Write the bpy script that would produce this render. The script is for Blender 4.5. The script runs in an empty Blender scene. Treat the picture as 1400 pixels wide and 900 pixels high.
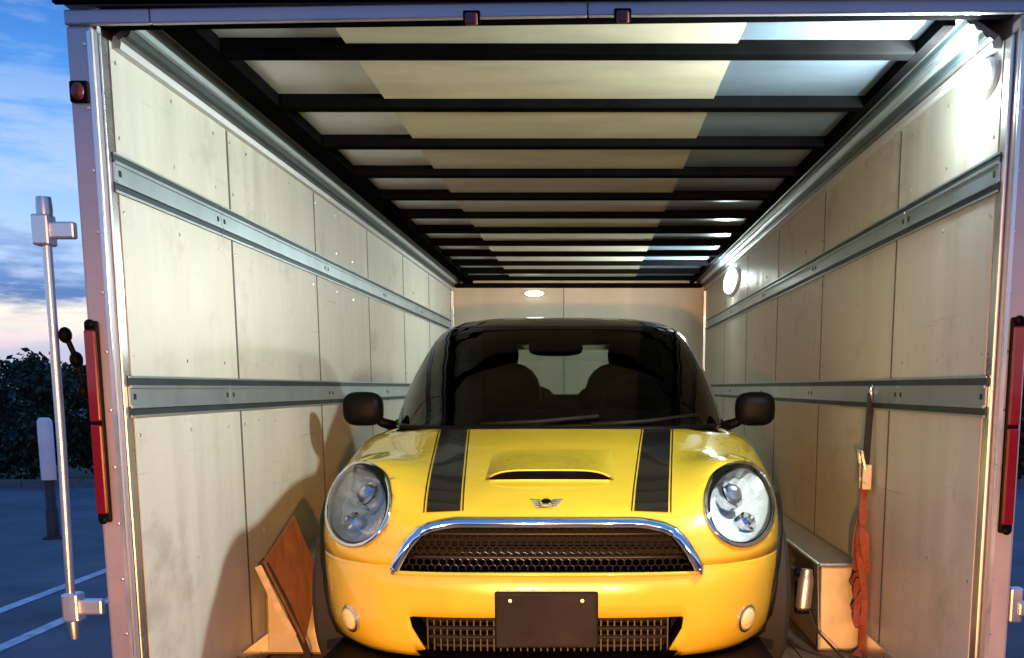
import bpy, bmesh, math, random
from mathutils import Vector, Matrix, Euler
from mathutils.bvhtree import BVHTree
random.seed(7)
R = math.radians
S = bpy.context.scene
C = S.collection
PI = math.pi

# ---------------------------------------------------------------- camera
cam_d = bpy.data.cameras.new('camera')
cam = bpy.data.objects.new('camera', cam_d); C.objects.link(cam)
cam.location = (0, 0, 1.05)
cam.rotation_euler = (PI/2 - R(9.36), 0, 0)
cam_d.sensor_width = 36; cam_d.lens = 1480/1400*36
cam_d.shift_x = (700-803)/1400; cam_d.shift_y = (774-450)/1400
cam_d.clip_start = 0.05; cam_d.clip_end = 2000
S.camera = cam

# ---------------------------------------------------------------- world: clear dusk sky with cloud banks
W = bpy.data.worlds.new('World'); S.world = W; W.use_nodes = True
nt = W.node_tree; nt.nodes.clear()
def N(t, typ, **kw):
    n = t.nodes.new(typ)
    for k, v in kw.items():
        if k.startswith('i_'): n.inputs[k[2:].replace('_', ' ')].default_value = v
        else: setattr(n, k, v)
    return n
L = nt.links.new
SUN_EL, SUN_ROT = 2.0, -35.0
sky = N(nt, 'ShaderNodeTexSky', sky_type='NISHITA', sun_disc=False, sun_elevation=R(SUN_EL), sun_rotation=R(SUN_ROT), ozone_density=3.0, dust_density=0.4, air_density=1.0)
tc = N(nt, 'ShaderNodeTexCoord')
sep = N(nt, 'ShaderNodeSeparateXYZ'); L(tc.outputs['Generated'], sep.inputs[0])
ramp = N(nt, 'ShaderNodeValToRGB')          # the clear dusk air: pale low down, deep blue overhead
els = ramp.color_ramp.elements
stops = [(0.0, (.42, .46, .66)), (.032, (.46, .53, .80)), (.047, (.86, .80, .80)), (.062, (1.0, .93, .87)), (.078, (.30, .48, .86)), (.12, (.40, .64, 1.0)), (.17, (.24, .52, 1.0)), (.24, (.06, .30, .85)), (.32, (.012, .14, .62)), (.6, (.03, .20, .70)), (1, (.03, .20, .66))]
els[0].position = stops[0][0]; els[0].color = stops[0][1] + (1,)
els[1].position = stops[-1][0]; els[1].color = stops[-1][1] + (1,)
for p_, c_ in stops[1:-1]:
    e = els.new(p_); e.color = c_ + (1,)
L(sep.outputs['Z'], ramp.inputs[0])
skm = N(nt, 'ShaderNodeVectorMath', operation='SCALE'); skm.inputs['Scale'].default_value = 0.03; L(sky.outputs[0], skm.inputs[0])
air = N(nt, 'ShaderNodeVectorMath', operation='ADD'); L(skm.outputs[0], air.inputs[0])
rsc = N(nt, 'ShaderNodeVectorMath', operation='SCALE'); rsc.inputs['Scale'].default_value = 1.0; L(ramp.outputs[0], rsc.inputs[0]); L(rsc.outputs[0], air.inputs[1])
mp = N(nt, 'ShaderNodeMapping'); mp.inputs['Scale'].default_value = (5.0, 5.0, 26.0); mp.inputs['Location'].default_value = (1.3, .4, .25)
L(tc.outputs['Generated'], mp.inputs[0])
cn = N(nt, 'ShaderNodeTexNoise', i_Scale=1.7, i_Detail=7.0, i_Roughness=.58); L(mp.outputs[0], cn.inputs['Vector'])
cr = N(nt, 'ShaderNodeMapRange', i_From_Min=.46, i_From_Max=.57); L(cn.outputs['Fac'], cr.inputs['Value'])
low = N(nt, 'ShaderNodeMapRange', i_From_Min=.08, i_From_Max=.26, i_To_Min=.95, i_To_Max=.25); L(sep.outputs['Z'], low.inputs['Value'])
cm = N(nt, 'ShaderNodeMath', operation='MULTIPLY'); L(cr.outputs[0], cm.inputs[0]); L(low.outputs[0], cm.inputs[1])
ccol = N(nt, 'ShaderNodeValToRGB')
ccol.color_ramp.elements[0].position = 0.03; ccol.color_ramp.elements[0].color = (.60, .62, .80, 1)
ccol.color_ramp.elements[1].position = .16; ccol.color_ramp.elements[1].color = (.55, .72, .98, 1)
for p_, c_ in ((.052, (1.0, .92, .84, 1)), (.072, (.10, .22, .52, 1)), (.10, (.18, .34, .70, 1))):
    ccol.color_ramp.elements.new(p_).color = c_
L(sep.outputs['Z'], ccol.inputs[0])
mix = N(nt, 'ShaderNodeMix', data_type='RGBA'); L(cm.outputs[0], mix.inputs['Factor']); L(air.outputs[0], mix.inputs['A']); L(ccol.outputs[0], mix.inputs['B'])
bg = N(nt, 'ShaderNodeBackground', i_Strength=1.0); L(mix.outputs['Result'], bg.inputs[0])
wo = N(nt, 'ShaderNodeOutputWorld'); L(bg.outputs[0], wo.inputs[0])

sd = bpy.data.lights.new('sun', 'SUN'); sd.energy = 0.06; sd.angle = R(2); sd.color = (1, .72, .5)
sun = bpy.data.objects.new('sun', sd); C.objects.link(sun)
az = R(SUN_ROT); dirv = Vector((math.sin(az)*math.cos(R(SUN_EL)), math.cos(az)*math.cos(R(SUN_EL)), math.sin(R(SUN_EL))))
sun.rotation_euler = (-dirv).to_track_quat('-Z', 'Y').to_euler()

S.view_settings.view_transform = 'Standard'; S.view_settings.look = 'None'
S.view_settings.exposure = 0; S.view_settings.gamma = 1
S.render.engine = 'CYCLES'
S.cycles.use_denoising = True
S.cycles.max_bounces = 8; S.cycles.transparent_max_bounces = 12
S.cycles.sample_clamp_indirect = 4
S.cycles.caustics_reflective = False; S.cycles.caustics_refractive = False

# ---------------------------------------------------------------- materials
M = {}
def mat(name, col, rough=.6, metal=0., coat=0., emit=None, es=0., var=0., vscale=(6, 6, 6), bump=0., bscale=60., spec=.5, rvar=0.):
    m = bpy.data.materials.new(name); m.use_nodes = True
    t = m.node_tree; b = t.nodes['Principled BSDF']
    b.inputs['Base Color'].default_value = tuple(col) + (1,)
    b.inputs['Roughness'].default_value = rough; b.inputs['Metallic'].default_value = metal
    b.inputs['Coat Weight'].default_value = coat; b.inputs['Coat Roughness'].default_value = .04
    b.inputs['Specular IOR Level'].default_value = spec
    if emit: b.inputs['Emission Color'].default_value = tuple(emit) + (1,); b.inputs['Emission Strength'].default_value = es
    if var or bump or rvar:
        tcn = N(t, 'ShaderNodeTexCoord'); mpn = N(t, 'ShaderNodeMapping'); mpn.inputs['Scale'].default_value = vscale
        oi = N(t, 'ShaderNodeObjectInfo'); ad = N(t, 'ShaderNodeVectorMath', operation='ADD')
        cmb = N(t, 'ShaderNodeMath', operation='MULTIPLY'); cmb.inputs[1].default_value = 37.0
        t.links.new(oi.outputs['Random'], cmb.inputs[0])
        t.links.new(tcn.outputs['Object'], ad.inputs[0]); t.links.new(cmb.outputs[0], ad.inputs[1])
        t.links.new(ad.outputs[0], mpn.inputs[0])
        nz = N(t, 'ShaderNodeTexNoise', i_Scale=1.0, i_Detail=6.0, i_Roughness=.6); t.links.new(mpn.outputs[0], nz.inputs['Vector'])
        if var:
            mr = N(t, 'ShaderNodeMapRange', i_From_Min=.3, i_From_Max=.7, i_To_Min=1-var, i_To_Max=1+var); t.links.new(nz.outputs['Fac'], mr.inputs['Value'])
            vm = N(t, 'ShaderNodeVectorMath', operation='SCALE'); vm.inputs[0].default_value = tuple(col)
            t.links.new(mr.outputs[0], vm.inputs['Scale']); t.links.new(vm.outputs[0], b.inputs['Base Color'])
        if rvar:
            mr2 = N(t, 'ShaderNodeMapRange', i_From_Min=.3, i_From_Max=.7, i_To_Min=max(.02, rough-rvar), i_To_Max=rough+rvar); t.links.new(nz.outputs['Fac'], mr2.inputs['Value'])
            t.links.new(mr2.outputs[0], b.inputs['Roughness'])
        if bump:
            n2 = N(t, 'ShaderNodeTexNoise', i_Scale=bscale, i_Detail=4.0); t.links.new(mpn.outputs[0], n2.inputs['Vector'])
            bp = N(t, 'ShaderNodeBump', i_Strength=bump, i_Distance=.01); t.links.new(n2.outputs['Fac'], bp.inputs['Height']); t.links.new(bp.outputs[0], b.inputs['Normal'])
    M[name] = m
    return m
def glassy(name, tint, gl=.04, rough=.02):
    m = bpy.data.materials.new(name); m.use_nodes = True
    t = m.node_tree; t.nodes.clear()
    tr = N(t, 'ShaderNodeBsdfTransparent'); tr.inputs[0].default_value = tuple(tint) + (1,)
    gs = N(t, 'ShaderNodeBsdfGlossy', i_Roughness=rough)
    fr = N(t, 'ShaderNodeFresnel', i_IOR=1.45)
    mx = N(t, 'ShaderNodeMixShader'); t.links.new(fr.outputs[0], mx.inputs[0]); t.links.new(tr.outputs[0], mx.inputs[1]); t.links.new(gs.outputs[0], mx.inputs[2])
    o = N(t, 'ShaderNodeOutputMaterial'); t.links.new(mx.outputs[0], o.inputs[0])
    M[name] = m
    return m
mat('wall_white', (.60, .585, .52), .42, var=.09, vscale=(9, 9, .9), bump=.06, bscale=5, rvar=.08)
def scuffs(m, amt=.5):
    t = m.node_tree; b = t.nodes['Principled BSDF']; src = b.inputs['Base Color'].links[0].from_socket
    tcn = N(t, 'ShaderNodeTexCoord')
    def layer(scale, rot, lo, hi, det):
        mp_ = N(t, 'ShaderNodeMapping'); mp_.inputs['Scale'].default_value = scale; mp_.inputs['Rotation'].default_value = rot
        t.links.new(tcn.outputs['Object'], mp_.inputs[0])
        nz = N(t, 'ShaderNodeTexNoise', i_Scale=1.0, i_Detail=det, i_Roughness=.65); t.links.new(mp_.outputs[0], nz.inputs['Vector'])
        mr = N(t, 'ShaderNodeMapRange', i_From_Min=lo, i_From_Max=hi); t.links.new(nz.outputs['Fac'], mr.inputs['Value']); return mr.outputs[0]
    a = layer((1, 2.6, 3.4), (0, 0, 0), .56, .72, 7); c = layer((1, 1.2, 60), (.25, 0, 0), .66, .74, 3)
    mx = N(t, 'ShaderNodeMath', operation='MAXIMUM'); t.links.new(a, mx.inputs[0]); t.links.new(c, mx.inputs[1])
    ml = N(t, 'ShaderNodeMath', operation='MULTIPLY'); ml.inputs[1].default_value = amt; t.links.new(mx.outputs[0], ml.inputs[0])
    mi = N(t, 'ShaderNodeMix', data_type='RGBA'); mi.inputs['B'].default_value = (.27, .23, .18, 1)
    t.links.new(ml.outputs[0], mi.inputs['Factor']); t.links.new(src, mi.inputs['A']); t.links.new(mi.outputs['Result'], b.inputs['Base Color'])
scuffs(M['wall_white'])
mat('front_wall', (.52, .46, .37), .5, var=.10, vscale=(5, 5, .8))
mat('wood_floor', (.16, .10, .06), .7, var=.35, vscale=(14, 1.2, 4), bump=.2, bscale=6)
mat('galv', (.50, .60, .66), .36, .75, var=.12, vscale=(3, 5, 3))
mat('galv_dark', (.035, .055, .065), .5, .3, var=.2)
mat('seam', (.10, .095, .085), .6)
mat('slot', (.012, .014, .016), .8)
mat('alloy', (.44, .40, .44), .38, .45, var=.10, vscale=(4, 4, 2), rvar=.1, bump=.03, bscale=9)
mat('bright_alloy', (.78, .78, .77), .3, .9, var=.08, vscale=(4, 4, 4), rvar=.1)
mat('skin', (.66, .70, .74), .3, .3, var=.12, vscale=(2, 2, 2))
mat('skin_blue_sheen', (.22, .30, .40), .3, .4, var=.2, vscale=(2, 5, 2))  # same roof metal, its bluish reflection on the right painted into the colour
mat('ceil_panel', (.56, .53, .42), .5, var=.16, vscale=(2.5, 7, 3), bump=.05, bscale=3)
mat('bow_black', (.004, .004, .0045), .85, var=.3, spec=0)
mat('cove', (.17, .175, .18), .4, .5, var=.5, vscale=(18, 5, 18), rvar=.1)
mat('outer_white', (.55, .56, .6), .35, var=.05)
mat('black', (.0035, .0035, .004), .45, spec=.06)
mat('rubber', (.02, .02, .02), .85, bump=.1)
mat('gloss_black', (.008, .008, .009), .1, coat=.8)
mat('red_lens', (.17, .003, .008), .15, coat=.6)
mat('dim_red', (.14, .012, .02), .4)
mat('led', (1, 1, 1), .4, emit=(.86, 1, .95), es=30)
mat('led_far', (1, 1, 1), .4, emit=(.86, 1, .95), es=14)
mat('led_small', (1, 1, 1), .4, emit=(1, .97, .86), es=7)
mat('warm_lens', (1, .8, .5), .3, emit=(1, .62, .25), es=8)
mat('yellow', (.66, .48, .034), .24, coat=1.0, var=.07, vscale=(5, 5, 5), bump=.01, bscale=30, rvar=.03)
mat('chrome', (.85, .86, .88), .06, 1.0)
mat('satin', (.55, .55, .56), .3, 1.0)
mat('plastic', (.010, .010, .011), .5, var=.3, vscale=(20, 20, 20), spec=.10)
mat('mesh_grey', (.030, .025, .022), .35, .3, spec=.4)
mat('plate', (.028, .024, .023), .10, .2, var=.25)
mat('interior', (.004, .004, .0045), .9, spec=.1)
mat('seat', (.005, .005, .006), .85, spec=.15)
mat('stripe', (.008, .009, .009), .2, coat=.6)
mat('reflector', (.92, .93, .92), .25, .12, var=.1, vscale=(30, 30, 30), bump=.3, bscale=2)
mat('strap_red', (.34, .085, .05), .8, var=.25, vscale=(40, 40, 40), bump=.3)
mat('strap_black', (.02, .016, .014), .85, bump=.3)
mat('strap_cream', (.62, .50, .36), .7, var=.2, vscale=(30, 30, 30))
mat('wood_board', (.17, .07, .026), .6, var=.35, vscale=(30, 30, 3), bump=.15, bscale=6)
mat('diamond', (.44, .38, .28), .36, .6, var=.15, vscale=(5, 5, 5), bump=.04, bscale=9, rvar=.1)
mat('asphalt', (.12, .126, .14), .9, var=.3, vscale=(1.2, 1.2, 1.2), bump=.5, bscale=60)
mat('paint_white', (.62, .62, .64), .8, var=.35, vscale=(9, 9, 9))
mat('grass', (.03, .045, .018), .95, var=.4, vscale=(3, 3, 3))
mat('bark', (.06, .045, .03), .9, var=.3)
mat('leaf', (.018, .034, .014), .7, var=.5, vscale=(3, 3, 3))
mat('leaf_olive', (.065, .062, .022), .7, var=.5, vscale=(3, 3, 3))
mat('sleeve_white', (.75, .77, .78), .5, var=.1)
mat('fog_cream', (.80, .66, .36), .3, coat=.5)
mat('kerb_grey', (.13, .13, .125), .9, var=.3, vscale=(3, 3, 3))
mat('post_dark', (.02, .022, .028), .6, var=.3)
glassy('clear', (.97, .97, .97))
glassy('tint', (.46, .50, .47))
glassy('pale_glass', (.92, .97, .93))
glassy('tint_dark', (.12, .13, .13))

# ---------------------------------------------------------------- mesh helpers
class MB:
    def __init__(s): s.v = []; s.f = []; s.m = []; s.mi = 0
    def add(s, vs, fs):
        o = len(s.v); s.v += [tuple(v) for v in vs]
        s.f += [tuple(i+o for i in f) for f in fs]; s.m += [s.mi]*len(fs); return s
    def box(s, x0, x1, y0, y1, z0, z1):
        vs = [(x, y, z) for z in (z0, z1) for y in (y0, y1) for x in (x0, x1)]
        return s.add(vs, [(0, 2, 3, 1), (4, 5, 7, 6), (0, 1, 5, 4), (2, 6, 7, 3), (0, 4, 6, 2), (1, 3, 7, 5)])
    def quad(s, a, b, c, d): return s.add([a, b, c, d], [(0, 1, 2, 3)])
    def prism(s, pts, d):                      # polygon (3d points) extruded by vector d
        n = len(pts); d = Vector(d)
        vs = [Vector(p) for p in pts] + [Vector(p)+d for p in pts]
        fs = [tuple(range(n))[::-1], tuple(range(n, 2*n))] + [(i, (i+1) % n, n+(i+1) % n, n+i) for i in range(n)]
        return s.add(vs, fs)
    def tube(s, pts, r, n=10, closed=False, sx=1., up=None, cap=True):
        pts = [Vector(p) for p in pts]; k = len(pts); vs = []
        for i, p in enumerate(pts):
            a = pts[(i-1) % k] if (closed or i) else p; b = pts[(i+1) % k] if (closed or i < k-1) else p
            t = (b-a).normalized(); u = Vector(up) if up else (Vector((0, 0, 1)) if abs(t.z) < .95 else Vector((1, 0, 0)))
            x = t.cross(u).normalized(); y = x.cross(t)
            rr = r[i] if isinstance(r, (list, tuple)) else r
            for j in range(n):
                q = 2*PI*j/n; vs.append(p + x*math.cos(q)*rr*sx + y*math.sin(q)*rr)
        fs = []
        for i in range(k if closed else k-1):
            for j in range(n):
                fs.append((i*n+j, ((i+1) % k)*n+j, ((i+1) % k)*n+(j+1) % n, i*n+(j+1) % n))
        if not closed and cap: fs += [tuple(range(n)), tuple(range((k-1)*n, k*n))[::-1]]
        return s.add(vs, fs)
    def ribbon(s, pts, w, t, wdir=(1, 0, 0)):   # flat strap
        pts = [Vector(p) for p in pts]; wd = Vector(wdir); k = len(pts); vs = []
        for i, p in enumerate(pts):
            tg = (pts[min(i+1, k-1)]-pts[max(i-1, 0)]).normalized(); x = (wd - tg*wd.dot(tg)).normalized(); y = tg.cross(x)
            for a, b in ((-1, -1), (1, -1), (1, 1), (-1, 1)): vs.append(p + x*a*w/2 + y*b*t/2)
        fs = [(i*4+j, i*4+(j+1) % 4, i*4+4+(j+1) % 4, i*4+4+j) for i in range(k-1) for j in range(4)] + [(3, 2, 1, 0), (k*4-4, k*4-3, k*4-2, k*4-1)]
        return s.add(vs, fs)
    def lathe(s, prof, org, axis, n=24, sx=(1, 1)):   # prof: (radius, along)
        ax = Vector(axis).normalized(); u = Vector((0, 0, 1)) if abs(ax.z) < .9 else Vector((1, 0, 0))
        x = u.cross(ax).normalized(); y = ax.cross(x); o = Vector(org); vs = []
        for r, a in prof:
            for j in range(n):
                q = 2*PI*j/n; vs.append(o + ax*a + x*math.cos(q)*r*sx[0] + y*math.sin(q)*r*sx[1])
        fs = [(i*n+j, i*n+(j+1) % n, (i+1)*n+(j+1) % n, (i+1)*n+j) for i in range(len(prof)-1) for j in range(n)]
        if prof[0][0] > 1e-5: fs.append(tuple(range(n))[::-1])
        if prof[-1][0] > 1e-5: k = (len(prof)-1)*n; fs.append(tuple(range(k, k+n)))
        return s.add(vs, fs)
    def sphere(s, c, rx, ry, rz, nu=20, nv=12, p=2.0):
        vs = []
        f = lambda q: math.copysign(abs(q)**(2/p), q)
        for i in range(nv+1):
            a = PI*i/nv - PI/2
            for j in range(nu):
                b = 2*PI*j/nu
                vs.append((c[0]+rx*f(math.cos(a))*f(math.cos(b)), c[1]+ry*f(math.cos(a))*f(math.sin(b)), c[2]+rz*f(math.sin(a))))
        return s.add(vs, [(i*nu+j, i*nu+(j+1) % nu, (i+1)*nu+(j+1) % nu, (i+1)*nu+j) for i in range(nv) for j in range(nu)])
    def build(s, name, mats, parent=None, smooth=False, bevel=0., loc=None, fix=True):
        me = bpy.data.meshes.new(name); me.from_pydata(s.v, [], s.f)
        for m in ([mats] if isinstance(mats, str) else mats): me.materials.append(M[m])
        me.polygons.foreach_set('material_index', s.m)
        bm = bmesh.new(); bm.from_mesh(me)
        bmesh.ops.remove_doubles(bm, verts=bm.verts, dist=1e-5)
        if fix: bmesh.ops.recalc_face_normals(bm, faces=bm.faces)
        bm.to_mesh(me); bm.free()
        o = bpy.data.objects.new(name, me); C.objects.link(o)
        if loc: o.location = loc
        if parent: o.parent = parent
        if smooth:
            me.shade_smooth() if hasattr(me, 'shade_smooth') else None
            if smooth is not True: me.set_sharp_from_angle(angle=R(smooth))
        if bevel:
            b = o.modifiers.new('bevel', 'BEVEL'); b.width = bevel; b.segments = 2; b.limit_method = 'ANGLE'
        return o
def empty(name, label, cat, loc=(0, 0, 0), group=None, rz=0):
    o = bpy.data.objects.new(name, None); C.objects.link(o); o.location = loc; o.rotation_euler.z = rz
    o['label'] = label; o['category'] = cat
    if group: o['group'] = group
    return o
def struct(o, kind='structure'): o['kind'] = kind; return o
def tag(o, label, cat, group=None):
    o['label'] = label; o['category'] = cat
    if group: o['group'] = group
    return o
def lamp(name, kind, loc, energy, col, size=.1, parent=None, **kw):
    d = bpy.data.lights.new(name, kind); d.energy = energy; d.color = col
    if kind == 'AREA': d.size = size
    else: d.shadow_soft_size = size
    for k, v in kw.items(): setattr(d, k, v)
    o = bpy.data.objects.new(name, d); C.objects.link(o); o.location = loc
    if parent: o.parent = parent
    return o

# ---------------------------------------------------------------- ground
G = -.52
struct(MB().quad((-300, -300, G-.02), (300, -300, G-.02), (300, 600, G-.02), (-300, 600, G-.02)).build('ground', 'grass'))
struct(MB().quad((-60, -40, G), (60, -40, G), (60, 17.2, G), (-60, 17.2, G)).build('car_park', 'asphalt'))
for x in (-4.18, -3.58):
    mb = MB()
    for i in range(10):
        y = 5.4 + i*.7
        mb.quad((x-.05, y, G+.004), (x+.05, y, G+.004), (x+.05, y+.7, G+.004), (x-.05, y+.7, G+.004))
    struct(mb.build('parking_line', 'paint_white'))
kb = MB()
for i in range(40): kb.box(-30+i*1.5, -30+i*1.5+1.49, 17.2, 17.35, G-.05, G+.12)
struct(kb.build('kerb', 'kerb_grey', bevel=.01))

# ---------------------------------------------------------------- trailer
XL, XR = -1.263, 1.10        # inner faces of the side walls
Y0, YF = 2.98, 10.27         # rear opening, front wall
T = empty('enclosed_trailer', 'long enclosed trailer with pale walls, its rear open and the yellow car inside', 'trailer', (0, 0, G))
def part(mb, name, mats, smooth=False, bevel=0., parent=None):
    o = mb.build(name, mats, parent or T, smooth, bevel)
    if (parent or T) is T: o.matrix_parent_inverse = Matrix.Translation((0, 0, -G))
    return o
struct_floor = part(MB().box(-1.30, 1.14, Y0+.02, YF, -.06, 0), 'floor', 'wood_floor')
for i in range(9):
    x0 = XL+.02+i*.26
    part(MB().box(x0, x0+.255, Y0+.05, YF-.01, 0.002, .012), 'floor_plank', 'wood_floor', bevel=.003, parent=struct_floor).matrix_parent_inverse = Matrix()
# side walls: panels 1.22 m wide
seams = [Y0+.06, 3.98, 5.20, 6.42, 7.64, 8.86, YF-.005]
for a, b in zip(seams[:-1], seams[1:]):
    for x in (XL-.02, XR):
        part(MB().box(x, x+.02, a+.0055, b-.0055, .0, 1.955), 'wall_panel', 'wall_white')
    if b < YF-.1:
        for x in (XL+.0005, XR-.0013): part(MB().box(x, x+.0008, b-.0085, b+.0085, .0, 1.935), 'seam_strip', 'seam')
for x, sx in ((XL, 1), (XR, -1)):
    sc_ = MB()
    for b in seams[:-1]:
        for dy in (.035, .43, .80, 1.16):
            for z in (.10, .50, .92, 1.14, 1.52, 1.72, 1.90):
                if b+dy < YF-.05: sc_.lathe([(.006, 0), (.005, .0018), (0, .0025)], (x, b+dy+random.uniform(-.008, .008), z+random.uniform(-.008, .008)), (sx, 0, 0), 7)
    struct(part(sc_, 'panel_screw', 'bright_alloy'), 'stuff')
part(MB().box(-1.335, XL-.025, Y0+.05, YF+.06, -.05, 2.09), 'outer_wall', 'outer_white')
part(MB().box(XR+.025, 1.172, Y0+.05, YF+.06, -.05, 2.09), 'outer_wall', 'outer_white')
for a, b in ((XL, -.222), (-.216, XR)):
    part(MB().box(a, b, YF, YF+.02, 0, 2.05), 'front_panel', 'front_wall', bevel=.003)
part(MB().box(-1.335, 1.172, YF+.025, YF+.055, -.05, 2.09), 'outer_wall', 'outer_white')
part(MB().box(XR-.03, XR-.002, YF-.035, YF-.004, .02, 1.93), 'corner_trim', 'bright_alloy', bevel=.004)
part(MB().box(XL+.002, XL+.03, YF-.035, YF-.004, .02, 1.93), 'corner_trim', 'bright_alloy', bevel=.004)
part(MB().box(-1.335, 1.172, Y0+.05, YF+.06, 2.10, 2.12), 'roof', 'outer_white')
# skirting along floor
for s, x in ((1, XL), (-1, XR)):
    part(MB().box(min(x, x+s*.012), max(x, x+s*.012), Y0+.06, YF-.04, .013, .10), 'kick_plate', 'bright_alloy')
# tie rails with raised lips, in lengths
def rail(xw, s, y0, y1, z0, z1):
    mb = MB(); e = .018; h = z1-z0
    X = lambda d: xw + s*d
    def bx(d0, d1, za, zb): mb.box(min(X(d0), X(d1)), max(X(d0), X(d1)), y0, y1, za, zb)
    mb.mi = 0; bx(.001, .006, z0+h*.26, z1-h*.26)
    mb.mi = 1; bx(.001, .004, z0, z0+h*.26); bx(.001, .004, z1-h*.26, z1)  # darker metal bands: shading along the rail edges put into the colour
    mb.mi = 0
    for za, sg in ((z0+h*.26, -1), (z1-h*.26, 1)):
        bx(.0061, .012, za-.004, za+.004)
    bx(.0042, .008, z0, z0+.006); bx(.0042, .008, z1-.006, z1)
    mb.mi = 2
    for y in (y0+.03, y1-.03):
        mb.box(min(X(.0062), X(.0075)), max(X(.0062), X(.0075)), y-.008, y+.008, (z0+z1)/2-.008, (z0+z1)/2+.008)
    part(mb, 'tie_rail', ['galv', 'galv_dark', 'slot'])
cuts = [Y0+.03, 3.86, 5.38, 6.9, 8.42, YF-.04]
for xw, s in ((XL, 1), (XR, -1)):
    for a, b in zip(cuts[:-1], cuts[1:]):
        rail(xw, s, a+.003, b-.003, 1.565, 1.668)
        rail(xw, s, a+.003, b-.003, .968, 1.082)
# cove at the wall top, pale trim, dark rail
for xw, s in ((XL, 1), (XR, -1)):
    p = lambda d, z: (xw+s*d, Y0+.08, z)
    L_ = (0, YF-Y0-.09, 0)
    part(MB().prism([p(.0, 1.956), p(.001, 1.938), p(.022, 1.938), p(.026, 1.955), p(.008, 1.972)], L_), 'wall_trim', 'outer_white')
    part(MB().prism([p(.012, 1.973), p(.020, 1.958), p(.112, 2.022), p(.108, 2.034)], L_), 'cove', 'cove')
    for t_ in (.25, .5, .75):
        d_, z_ = .020+.092*t_, 1.958+.064*t_
        part(MB().prism([p(d_-.010, z_-.0068), p(d_-.003, z_-.0085), p(d_+.003, z_-.0043), p(d_+.010, z_+.0068)], L_), 'cove_rib', 'galv' if t_ == .5 else 'galv_dark')
    part(MB().prism([p(.112, 2.016), p(.124, 2.016), p(.124, 2.036), p(.113, 2.036)], L_), 'wall_trim', 'outer_white')
    w_ = .212 if s > 0 else .157
    part(MB().prism([p(.1245, 1.995), p(w_, 1.995), p(w_, 2.05), p(.1245, 2.05)], L_), 'roof_rail', 'bow_black')
# roof bows, centre panels and bright outer skin between them
xa, xb = XL+.213, XR-.158
cl, cr_ = -.69, .43
ybs = [3.33+.6*k for k in range(12)]
for yb in ybs:
    part(MB().box(xa, xb, yb-.035, yb+.035, 1.992, 2.047), 'roof_bow', 'bow_black', bevel=.006)
edges = [Y0+.09] + ybs + [YF-.005]
for i, (a, b) in enumerate(zip(edges[:-1], edges[1:])):
    a2 = a+(.036 if i else 0); b2 = b-(.036 if i < len(edges)-2 else 0)
    part(MB().box(cl, cr_, a2, b2, 2.020+.003*random.random(), 2.030), 'ceiling_panel', 'ceil_panel')
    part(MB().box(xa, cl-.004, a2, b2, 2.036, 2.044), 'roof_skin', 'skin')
    part(MB().box(cr_+.004, xb, a2, b2, 2.030, 2.038), 'roof_skin', 'skin_blue_sheen')
part(MB().box(-1.262, 1.098, Y0+.09, YF, 2.056, 2.062), 'roof_lining', 'bow_black')
part(MB().box(XL+.05, XR-.05, YF-.10, YF-.004, 1.955, 1.991), 'front_header', 'bow_black', bevel=.006)

# rear frame
def post(xo, xi, xj):
    s = 1 if xi > xo else -1
    mb = MB(); mb.box(min(xo, xi), max(xo, xi), Y0-.02, Y0+.05, -.10, 1.965 if xo < 0 else 1.994)
    part(mb, 'rear_post', 'alloy', bevel=.008)
    part(MB().box(min(xi, xj)+.0005, max(xi, xj)-.0005, Y0+.012, Y0+.058, .0, 1.955), 'door_jamb', 'bright_alloy', bevel=.004)
    part(MB().box(min(xi-s*.012, xi-s*.002), max(xi-s*.012, xi-s*.002), Y0-.026, Y0-.0205, .0, 1.95), 'door_seal', 'bright_alloy')
post(-1.338, -1.270, XL)
post(1.178, 1.112, XR)
def hdr(x0, x1, za0, za1, zb, y0, y1, name, m, bv=.004):
    part(MB().prism([(x0, y0, za0), (x1, y0, za1), (x1, y0, zb), (x0, y0, zb)], (0, y1-y0, 0)), name, m, bevel=bv)
hdr(-1.338, 1.178, 2.012, 2.033, 2.11, Y0-.02, Y0+.07, 'rear_header', 'alloy')
for a, b, za, zb in ((-1.338, -1.12, 1.966, 1.969), (-1.118, 0., 1.969, 1.987), (.002, 1.178, 1.987, 1.996)):
    part(MB().prism([(a, Y0-.024, za), (b, Y0-.024, zb), (b, Y0-.024, zb+.036), (a, Y0-.024, za+.036)], (0, .02, 0)), 'rear_header', 'alloy', bevel=.004)
hdr(-1.356, 1.196, 2.012, 2.030, 2.034, Y0-.045, Y0-.0245, 'drip_edge', 'bow_black', .003)
hdr(-1.2685, 1.1105, 1.974, 2.002, 2.010, Y0-.003, Y0+.055, 'header_seal', 'bow_black')
part(MB().box(-1.338, 1.178, Y0-.02, Y0+.019, -.16, -.002), 'rear_sill', 'alloy', bevel=.006)
rv = MB()
for k in range(26):
    x = -1.30+k*.098; rv.lathe([(.0065, 0), (.005, .003), (0, .004)], (x, Y0-.0205, 2.075), (0, -1, 0), 8)
for x in (-1.290, 1.125):
    for k in range(13): rv.lathe([(.006, 0), (.0048, .003), (0, .004)], (x, Y0-.0205, .06+k*.155), (0, -1, 0), 8)
struct(part(rv, 'rivet', 'bright_alloy'), 'stuff')
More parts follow.
